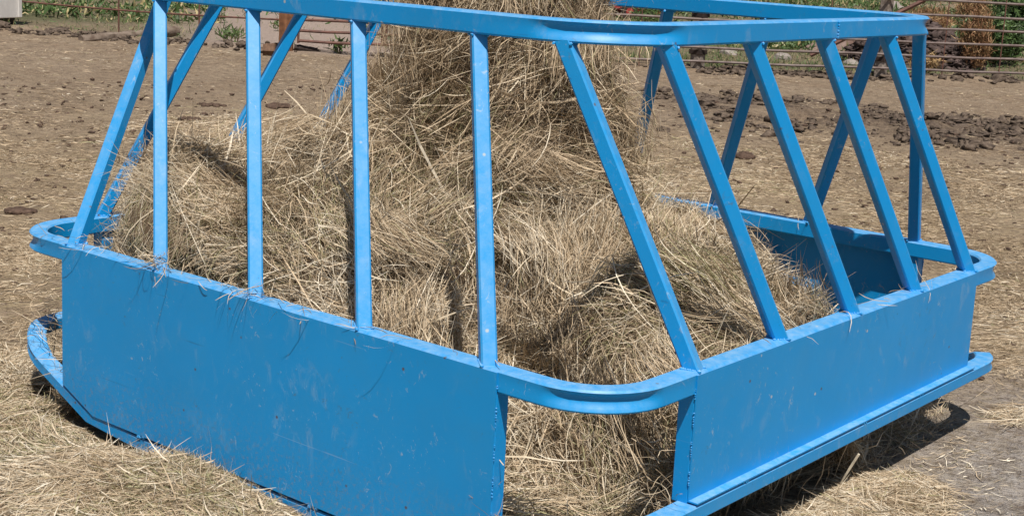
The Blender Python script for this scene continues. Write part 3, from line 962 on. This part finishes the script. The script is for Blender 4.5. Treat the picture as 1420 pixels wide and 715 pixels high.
fence = empty('pipe_fence', (-8.039, 14.0, 0))
tag(fence, 'weathered fence of thin horizontal pipes on wooden posts, behind the right end of the feeder', 'fence')
FOf = Vector((-8.039, 14.0, 0))
def ff(bm, name, mat, parent=fence):
    bmesh.ops.translate(bm, verts=bm.verts, vec=-FOf)
    return finish(bm, name, mat, parent)
run = [(-10.9, 11.53), (-8.039, 14.0), (-6.17, 16.172), (-4.4, 18.26), (-1.2, 22.0)]
for k, zz in enumerate((.18, .385, .59, .80, 1.0, 1.22)):
    bm = bmesh.new()
    prev = None
    for (ax, ay), (bx, by) in zip(run[:-1], run[1:]):
        q = 4
        for j in range(q):
            t = j / q; t1 = (j + 1) / q
            za = zz + .006 * math.sin(ax * 3 + j * 2 + k); zb = zz + .006 * math.sin((bx if j == q - 1 else ax) * 3 + ((0 if j == q - 1 else j + 1)) * 2 + k)
            add_tube(bm, (ax + (bx-ax) * t, ay + (by-ay) * t, za), (ax + (bx-ax) * t1, ay + (by-ay) * t1, zb), .0195, .0195, 7)
    ff(bm, 'pipe_rail', CABLE)
def post(x, y, w, h, mat, par, bands=True, name='wooden_post', pf=ff):
    bm = bmesh.new()
    z0 = gzs(x, y) - .15
    q = 8
    rows = []
    for j in range(q + 1):
        zq = z0 + (h + .15) * j / q
        rows.append([bm.verts.new((x + sx * w * (1 + random.uniform(-.08, .08)), y + sy * w * (1 + random.uniform(-.08, .08)), zq)) for sx, sy in ((-.5,-.35),(-.35,-.5),(.35,-.5),(.5,-.35),(.5,.35),(.35,.5),(-.35,.5),(-.5,.35))])
    for a_, b2 in zip(rows[:-1], rows[1:]):
        for i in range(8): bm.faces.new((a_[i], a_[(i+1) % 8], b2[(i+1) % 8], b2[i]))
    bm.faces.new(rows[-1]); bm.faces.new(rows[0][::-1])
    p = pf(bm, name, mat, par)
    if bands:
        for zb in (.28, .82):
            bm = bmesh.new()
            add_box(bm, (x - w*.58, y - w*.58, zb), (x + w*.58, y + w*.58, zb + .07), .005)
            bmesh.ops.translate(bm, verts=bm.verts, vec=-FOf)
            finish(bm, 'pipe_clamp', DARKM, p)
    return p
off = Vector((-.656, .755, 0)) * .12
post(-8.039 + off.x, 14.0 + off.y, .17, 1.25, OLDWOOD, fence)
post(-6.17 + off.x, 16.172 + off.y, .16, 1.3, OLDWOOD, fence)
post(-10.6 + off.x, 11.79 + off.y, .17, 1.25, OLDWOOD, fence)
post(-3.2 + off.x, 19.66 + off.y, .16, 1.3, OLDWOOD, fence)
for (x, y) in ((-7.4, 14.74), (-6.75, 15.50), (-5.55, 16.9), (-4.95, 17.6), (-8.7, 13.43), (-4.2, 18.5)):
    bm = bmesh.new(); add_tube(bm, (x, y, .06), (x, y, 1.35), .009, .009, 6)
    ff(bm, 'fence_stay', RUST)

gate = empty('pipe_gate', (-12.35, 10.25, 0)); FOg = Vector((-12.35, 10.25, 0))
tag(gate, 'rusty red-brown pipe gate panel beside the brown wooden post on the left', 'gate')
def gf(bm, name, mat=RUST, parent=gate):
    bmesh.ops.translate(bm, verts=bm.verts, vec=-FOg)
    return finish(bm, name, mat, parent)
gd = Vector((.755, .656, 0))
g0 = Vector((-12.44, 10.17, 0))
for zz in (.20, .35, .51, .70, .90):
    bm = bmesh.new()
    for j in range(4):
        add_tube(bm, g0 + gd * (j * .42) + Vector((0,0,zz + .006*math.sin(j*2+zz*9))), g0 + gd * ((j+1) * .42) + Vector((0,0,zz+ .006*math.sin(j*2+2+zz*9))), .021, .021, 7)
    gf(bm, 'gate_rail')
for s in (0, 1.24, 1.68):
    bm = bmesh.new(); p = g0 + gd * s
    if s == 1.24: add_box(bm, (p.x - .035, p.y - .035, .19), (p.x + .035, p.y + .035, .95), .004)
    else: add_tube(bm, (p.x, p.y, .17), (p.x, p.y, .93), .018, .018, 7)
    gf(bm, 'gate_upright')
# plain pipe panel between the gate and the right-hand fence
panel = empty('fence_panel', (-10.9, 11.5, 0)); FOp = Vector((-10.9, 11.5, 0))
tag(panel, 'low rusty pipe panel half hidden behind the hay stack', 'fence')
for zz in (.21, .36, .53, .75):
    bm = bmesh.new(); add_tube(bm, g0 + gd * 1.72 + Vector((0,0,zz)), g0 + gd * 2.25 + Vector((0,0,zz)), .014, .014, 7)
    bmesh.ops.translate(bm, verts=bm.verts, vec=-FOp); finish(bm, 'panel_rail', RUST, panel)

def wp(bm, name, mat, parent):
    o = finish(bm, name, mat, None)
    return o
o = post(-12.58, 10.06, .17, 1.5, REDWOOD, None, False, 'gate_post', wp)
tag(o, 'reddish brown square wooden post where the thin rail meets the rusty gate', 'post')
# single long rail from the white bin to the post
lr = empty('rail_fence', (-15.3, 9.2, 0)); FOl = Vector((-15.3, 9.2, 0))
tag(lr, 'single thin rusty rail running from the white bin to the brown wooden post', 'fence')
pa = Vector((-17.9, 9.0, .42)); pb = Vector((-12.68, 10.02, .49))
bm = bmesh.new()
for j in range(10):
    a_ = pa.lerp(pb, j / 10); b2 = pa.lerp(pb, (j + 1) / 10)
    a_.z -= .03 * math.sin(math.pi * j / 10); b2.z -= .03 * math.sin(math.pi * (j + 1) / 10)
    add_tube(bm, a_, b2, .014, .014, 7)
bmesh.ops.translate(bm, verts=bm.verts, vec=-FOl); finish(bm, 'thin_rail', RUST, lr)
bm = bmesh.new()
for j in range(10):
    a_ = pa.lerp(pb, j / 10) + Vector((0,0,.38)); b2 = pa.lerp(pb, (j + 1) / 10) + Vector((0,0,.38))
    add_tube(bm, a_, b2, .014, .014, 7)
bmesh.ops.translate(bm, verts=bm.verts, vec=-FOl); finish(bm, 'thin_rail', RUST, lr)
for t in (.42, .72):
    q = pa.lerp(pb, t)
    bm = bmesh.new(); add_tube(bm, (q.x, q.y, 0), (q.x, q.y, 1.1), .013, .013, 6)
    bmesh.ops.translate(bm, verts=bm.verts, vec=-FOl); finish(bm, 'fence_stay', RUST, lr)

# log, block and pipe lying by the fence
def log(name, a_, b2, r, mat, label, cat, n=9):
    a_ = Vector(a_); b2 = Vector(b2); c = (a_ + b2) / 2
    bm = bmesh.new()
    q = 10; d = (b2 - a_).normalized(); s = d.cross(Vector((0,0,1))).normalized(); t = s.cross(d)
    rows = []
    for j in range(q + 1):
        p = a_.lerp(b2, j / q) - c
        rows.append([bm.verts.new(p + (s * math.cos(TAU*i/n) + t * math.sin(TAU*i/n)) * r * (1 + random.uniform(-.16, .16))) for i in range(n)])
    for x_, y_ in zip(rows[:-1], rows[1:]):
        for i in range(n): bm.faces.new((x_[i], x_[(i+1) % n], y_[(i+1) % n], y_[i]))
    bm.faces.new(rows[0]); bm.faces.new(rows[-1])
    o = finish(bm, name, mat, sharp=40); o.location = c
    return tag(o, label, cat)
log('old_log', ray_at(112, 56, .02), ray_at(246, 43, .12), .075, plain('muddy_wood', (.25, .20, .16), .95, .1, (.12, .085, .065), 9, .02), 'long weathered grey log lying in the dirt behind the left bars', 'log')
log('black_pipe', ray_at(408, 66, .10), ray_at(440, 71, .06), .05, DARKM, 'short piece of black pipe on the ground right of the brown post', 'pipe')
c = ray_at(375, 76, .04)
log('wood_block', (c.x - .075, c.y - .06, .10), (c.x + .06, c.y + .05, .10), .10, plain('dark_block', (.2, .12, .08), .9, .2), 'dark squat wood block on the dirt just left of the brown post', 'block', 6)
c = ray_at(402, 76, .04)
for (u, v, r, lb) in ((360, 73, .06, 'small brown clod left of the dark wood block'),):
    c = ray_at(u, v, .04); bm = bmesh.new(); add_blob(bm, (0,0,0), r, 2, .2, (1.4, 1, .7)); o = finish(bm, 'dirt_clod', CLOD, sharp=50); o.location = (c.x, c.y, .07); tag(o, lb, 'clod')

# white bin at the far left
def make_bin():
    m, nt, N, L, B = new_mat('weathered_white_steel')
    v = objvec(nt)
    c = mixc(nt, ramp(nt, noise(nt, 3, 5, .7, mapping(nt, v, (1, 1, .35))), [(.35, 0.), (.7, 1.)]), (.74, .72, .69), (.56, .53, .50))
    c = mixc(nt, ramp(nt, noise(nt, 2.2, 5, .7, mapping(nt, v, (2, 2, .5))), [(.58, 0.), (.7, .7)]), c, (.30, .16, .09))
    L.new(c, B.inputs['Base Color']); B.inputs['Roughness'].default_value = .6
    return m
BIN = make_bin()
bin_o = empty('steel_bin', (-18.4, 8.2, .035), 0.0)
tag(bin_o, 'dirty white steel bin with rust stains standing at the left edge of the yard', 'bin')
e0 = Vector((-17.72, 9.02, 0)); e1 = Vector((-17.35, 7.0, 0))
dx = (e1 - e0).normalized(); nx = Vector((-dx.y, dx.x, 0));
if nx.x > 0: nx = -nx
def obox(bm, o, u0, u1, n0, n1, z0, z1, ch=.01):
    vs = []
    bm2 = bmesh.new(); add_box(bm2, (u0, n0, z0), (u1, n1, z1), ch)
    for v in bm2.verts: v.co = Vector(o) + dx * v.co.x + nx * v.co.y + Vector((0, 0, v.co.z))
    me = bpy.data.meshes.new('tmp'); bm2.to_mesh(me); bm2.free(); bm.from_mesh(me); bpy.data.meshes.remove(me)
FOb = Vector((-18.4, 8.2, .035))
def bf(bm, name, mat):
    bmesh.ops.translate(bm, verts=bm.verts, vec=-FOb); return finish(bm, name, mat, bin_o)
bm = bmesh.new(); obox(bm, e0, 0, 2.6, 0, 1.6, .16, 1.5); bf(bm, 'bin_body', BIN)
for u in (0.02, .9, 1.8, 2.5):
    bm = bmesh.new(); obox(bm, e0, u, u + .07, -.03, -.001, .17, 1.5, .005)
    bf(bm, 'wall_rib', BIN)
bm = bmesh.new(); obox(bm, e0, -.04, 2.64, -.05, 1.65, 1.501, 1.58); bf(bm, 'bin_lid', BIN)
for n0 in (.1, 1.3):
    bm = bmesh.new(); obox(bm, e0, .05, 2.55, n0, n0 + .15, .02, .158); bf(bm, 'skid', DARKM)

# ------------------------------------------------------------------ vegetation beyond the fence
LEAF = make_hay('weed_leaves', [(0, (.035, .06, .02)), (.35, (.06, .11, .03)), (.7, (.12, .19, .06)), (.85, (.2, .26, .1)), (.9, (.42, .34, .16)), (1., (.55, .45, .25))], .5)
DRY = make_hay('dry_weeds', [(0, (.14, .06, .025)), (.4, (.29, .15, .075)), (.7, (.42, .26, .13)), (1., (.62, .44, .22))], .7)
def leaves(P, L, W, upw, tone, seg=2, bend=.6):
    n = len(P)
    D = rng.normal(0, 1, (n, 3)); D[:, 2] = np.abs(D[:, 2]) * upw
    D /= np.linalg.norm(D, axis=1, keepdims=True)
    Nn = rng.normal(0, 1, (n, 3)); Nn -= D * (Nn * D).sum(1, keepdims=True); Nn /= np.linalg.norm(Nn, axis=1, keepdims=True)
    length = rng.gamma(5, L / 5, n); width = rng.gamma(5, W / 5, n)
    V, F, per = strands(P + D * (length * .45)[:, None], Nn, D, length, width, bend, np.zeros(n), seg)
    return V, F, np.repeat(tone, per)
# belt of weeds
m = 900000
th = rng.uniform(R_(98), R_(166), m); r = 13 * (90 / 13.) ** rng.random(m)
x = CAM.x + r * np.cos(th); y = CAM.y + r * np.sin(th)
s = fence_sd(x, y); Q = np.c_[x, y]
pat1 = fbm(Q, .9, 3, 901); pat2 = fbm(Q, .25, 2, 905)
dens = np.where(s < 2.3, np.clip(.55 + 1.3 * pat1, 0, 1), np.clip(.50 + 1.6 * pat1 + .9 * pat2, 0.06, 1)) * (s > .12)
barez = np.exp(-((((x + 12.5) * .67 + (y - 10.1) * .74) / 1.75) ** 4)) * (1 - sstep(9, 13, s))
dens *= 1 - .93 * np.clip(barez * 1.3, 0, 1)
_hc = ray_at(1283, 96, .05) + Vector((-.62, .76, 0)) * .6
heapz = np.exp(-(((x - _hc.x) / 1.1) ** 2 + ((y - _hc.y) / 1.1) ** 2) ** 2) * (s > 1.2)
dens *= 1 - np.clip(heapz * 1.4, 0, .97)
dens *= np.where((x < -11) & (s < 14), .42, 1.0)
kx = rng.random(m) < dens * .5
x, y = x[kx], y[kx]
P = np.c_[x, y, ground_z(x, y) + rng.uniform(0, .06, len(x))]
tn = np.clip(.45 + .25 * fbm(P, 1.2, 2, 911) + rng.normal(0, .17, len(x)), 0, .87)
tn = np.where(rng.random(len(x)) < .13, rng.uniform(.9, 1, len(x)), tn)
far_ = np.hypot(P[:, 0] - CAM.x, P[:, 1] - CAM.y) > 27
V, F, T = join([leaves(P[~far_], .075, .0085, 2.0, np.where(tn[~far_] < .88, np.clip(tn[~far_] + .16, 0, .87), tn[~far_])), leaves(P[far_], .15, .035, 1.3, tn[far_])])
wd = mesh_np('green_weeds', V, F, LEAF, T)
tag(wd, 'low green weeds and grass covering the ground beyond the fence', 'weeds', kind='stuff')
# sprigs on the bare ground, left
def plant(name, c, rad, h, cnt, L, W, mat, tlo, thi, label, cat, upw=1.0, group=None, seed=0):
    u = rng.normal(0, 1, (cnt, 3)); u /= np.linalg.norm(u, axis=1, keepdims=True)
    rr_ = rng.random((cnt, 1)) ** .45
    P = u * rr_ * np.array([rad, rad, h * .5]) + np.array([0, 0, h * .5])
    P *= 1 + .22 * vnoise(P + seed, 2.2 / max(rad, .1), 950 + seed)[:, None]
    # gaps
    kp = vnoise(P + seed * 3, 3.2 / max(rad, .2), 960 + seed) > -.45
    P = P[kp]; P[:, 2] = np.maximum(P[:, 2], .01)
    tn = np.clip(rng.uniform(tlo, thi, len(P)) + .15 * vnoise(P, 3 / max(rad, .2), 970), 0, 1)
    V, F, T = leaves(P, L, W, upw, tn)
    st = []
    o = mesh_np('foliage', V, F, mat, T)
    e = empty(name, (c[0], c[1], gzs(c[0], c[1]))); o.parent = e
    bm = bmesh.new()
    for k in range(7):
        w = random.uniform(0, TAU); q = random.uniform(.2, .7)
        add_tube(bm, (math.cos(w) * .03, math.sin(w) * .03, -.03), (math.cos(w) * rad * q, math.sin(w) * rad * q, h * random.uniform(.5, .85)), .012 * max(.4, rad), .004, 5)
    finish(bm, 'stems', mat_stem, e)
    return tag(e, label, cat, group)
mat_stem = plain('weed_stem', (.22, .17, .09), .8, .2)
c = ray_at(1396, 88, .05)
c = ray_at(1392, 95, .05) + Vector((-.62, .76, 0)) * .7
plant('green_bush', (c.x, c.y), .58, .85, 4200, .09, .026, LEAF, .05, .75, 'leafy dark green bush beyond the pipe fence at the right edge', 'bush', .8, seed=3)
c = ray_at(1420, 60, .05)
plant('green_bush', (c.x, c.y), .8, 1.3, 4200, .14, .035, LEAF, .05, .7, 'tall green bush farther back behind the leafy bush by the fence', 'bush', .8, seed=5)
for k, (u, v, rad, h, cnt, lb) in enumerate((
        (1350, 99, .26, 1.0, 1900, 'tall orange-brown dry weeds standing between soil heap and green bush'),
        (1290, 42, .6, .55, 2000, 'rusty orange dry weeds at the top of the dark soil heap'),
        (1345, 52, .42, 1.1, 2200, 'rust coloured dry weeds behind the green bush'),
        (1282, 107, .22, .28, 500, 'pale straw coloured tuft at the foot of the soil heap'))):
    c = ray_at(u, v, .05)
    plant('dry_weed_clump', (c.x, c.y), rad, h, cnt, .13, .015, DRY, .75 if k == 3 else .1, 1. if k == 3 else .85, lb, 'dry weeds', 2.6, 'clumps of dry weeds beyond the fence', seed=10 + k)
for k, (u, v, lb) in enumerate(((312, 57, 'small green sprig on bare ground, left of a pair by the left bars'), (326, 59, 'small green sprig on bare ground, right of a pair by the left bars'), (305, 30, 'tiny green tuft growing under the thin rail'), (388, 43, 'low green tuft on bare ground just left of the brown post'), (905, 44, 'grey-green weed clump behind the top rail, right of the hay stack'), (470, 72, 'thin green weeds trailing on the dirt right of the black pipe'))):
    c = ray_at(u, v, .05)
    plant('green_weed', (c.x, c.y), .14 if k != 4 else .5, .2 if k != 4 else .55, 90 if k != 4 else 900, .1, .02, LEAF, .35, .85, lb, 'weed', 1.4, 'weeds growing on the bare ground', seed=20 + k)

# soil heap
c = ray_at(1283, 96, .05) + Vector((-.62, .76, 0)) * .9
hp = []
for k in range(1500):
    a_ = random.uniform(0, TAU); r = random.random() ** .6
    zh = .78 * (1 - r ** 1.8)
    hp.append((math.cos(a_) * r * 1.15, math.sin(a_) * r * .95, zh * .9 + random.uniform(-.06, .05), random.uniform(.03, .11)))
vI, fI = ico(3)
vq = np.c_[vI[:, 0] * .9, vI[:, 1] * .82, np.maximum(vI[:, 2], -.1) * .66]
o = clods('soil_heap', hp, 'x', None, plain('dark_soil', (.15, .11, .10), .95, .1, (.04, .03, .027), 8, .03))
core = mesh_np('heap_core', vq, fI, o.data.materials[0], smooth=True); core.parent = o
o.location = (c.x, c.y, .03)
tag(o, 'heap of dark crumbly soil behind the pipe fence on the right', 'soil heap')
# far bank that closes the view behind the weeds, rubble, planks, red cart
STONE = plain('pale_stone', (.34, .30, .27), .85, .3, (.20, .17, .15), 6, .01)
for k, (u, v, r, lb) in enumerate(((1236, 12, .28, 'pale concrete lump in the weeds behind the right-hand top rail'), (1245, 15, .22, 'smaller pale lump leaning against the bigger concrete one'), (1085, 81, .13, 'pale flat stone near the fence, seen between slanted bars'), (1010, 76, .14, 'grey flat stone in the grass behind the fence'), (1180, 88, .11, 'round dark stone beside the rusty scrap sheet'))):
    c = ray_at(u, v, .05)
    bm = bmesh.new(); add_blob(bm, (0, 0, 0), r, 2, .12, (1.3, 1, .75)); o = finish(bm, 'rubble_stone', STONE, sharp=30); o.location = (c.x, c.y, r * .4)
    tag(o, lb, 'stone', 'stones lying beyond the fence')
c = ray_at(1165, 74, .05)
bm = bmesh.new()
vs = [bm.verts.new(p) for p in ((-.75, 0, .02), (.75, .1, .02), (.62, .25, .42), (-.3, .2, .2))]
f = bm.faces.new(vs); r_ = bmesh.ops.extrude_face_region(bm, geom=[f])
for v in r_['geom']:
    if isinstance(v, bmesh.types.BMVert): v.co += Vector((.0, .04, .02))
o = finish(bm, 'scrap_sheet', plain('rusty_sheet', (.28, .2, .17), .8, .3, (.15, .09, .07), 5, .005)); o.location = c; o.rotation_euler = (0, 0, .7)
tag(o, 'rusty bent scrap sheet leaning in the grass behind the fence', 'scrap sheet')
pA = ray_at(1125, 64, .35); pB = ray_at(1215, 0, 1.2)
log('leaning_pole', (pA.x, pA.y, .2), (pA.x + 1.6, pA.y + 1.3, 1.35), .035, RUST, 'dark rusty pole leaning over the scrap sheet', 'pole', 6)
# planks and cart, far
c = ray_at(885, 27, .05)
cart = empty('red_cart', (c.x, c.y, .04), .9)
tag(cart, 'small faded red cart parked far off between hay stack and bars', 'cart')
REDP = plain('faded_red', (.42, .05, .04), .6, .4, (.22, .03, .03), 5)
bm = bmesh.new()
add_box(bm, (-.55, -.3, .22), (.55, .3, .27), .01)
for s_ in (-1, 1): add_box(bm, (-.55, s_ * .3 - .02, .272), (.55, s_ * .3 + .02, .52), .008)
add_box(bm, (.515, -.278, .272), (.55, .278, .52), .006)
finish(bm, 'cart_body', REDP, cart)
for sx in (-.35, .35):
    for sy in (-.38, .38):
        bm = bmesh.new(); add_tube(bm, (sx, sy - .05, .2), (sx, sy + .05, .2), .2, .2, 16)
        w_ = finish(bm, 'wheel', DARKM, cart)
        bm = bmesh.new(); add_tube(bm, (sx, sy - .055, .2), (sx, sy + .055, .2), .09, .09, 12); finish(bm, 'wheel_hub', REDP, w_)
bm = bmesh.new(); add_tube(bm, (-.6, 0, .25), (-1.2, 0, .45), .02, .02, 6); finish(bm, 'drawbar', DARKM, cart)
PLANK = plain('pale_plank', (.58, .52, .46), .8, .3, (.36, .31, .27), 4)
c = ray_at(870, 14, .05)
for k in range(5):
    bm = bmesh.new(); add_box(bm, (-2.0, -.13, -.03), (2.0, .13, .03), .006)
    o = finish(bm, 'weathered_plank', PLANK); o.location = (c.x + (k % 2) * .3, c.y + .1 + k * .12, .12 + k * .075); o.rotation_euler = (0, .015 * (k % 3 - 1), .55 + .05 * k)
    tag(o, 'pale weathered plank, %s of the pile beyond the red cart' % ('bottom one', 'second from the bottom', 'middle one', 'second from the top', 'topmost')[k], 'plank', 'planks piled beyond the cart')
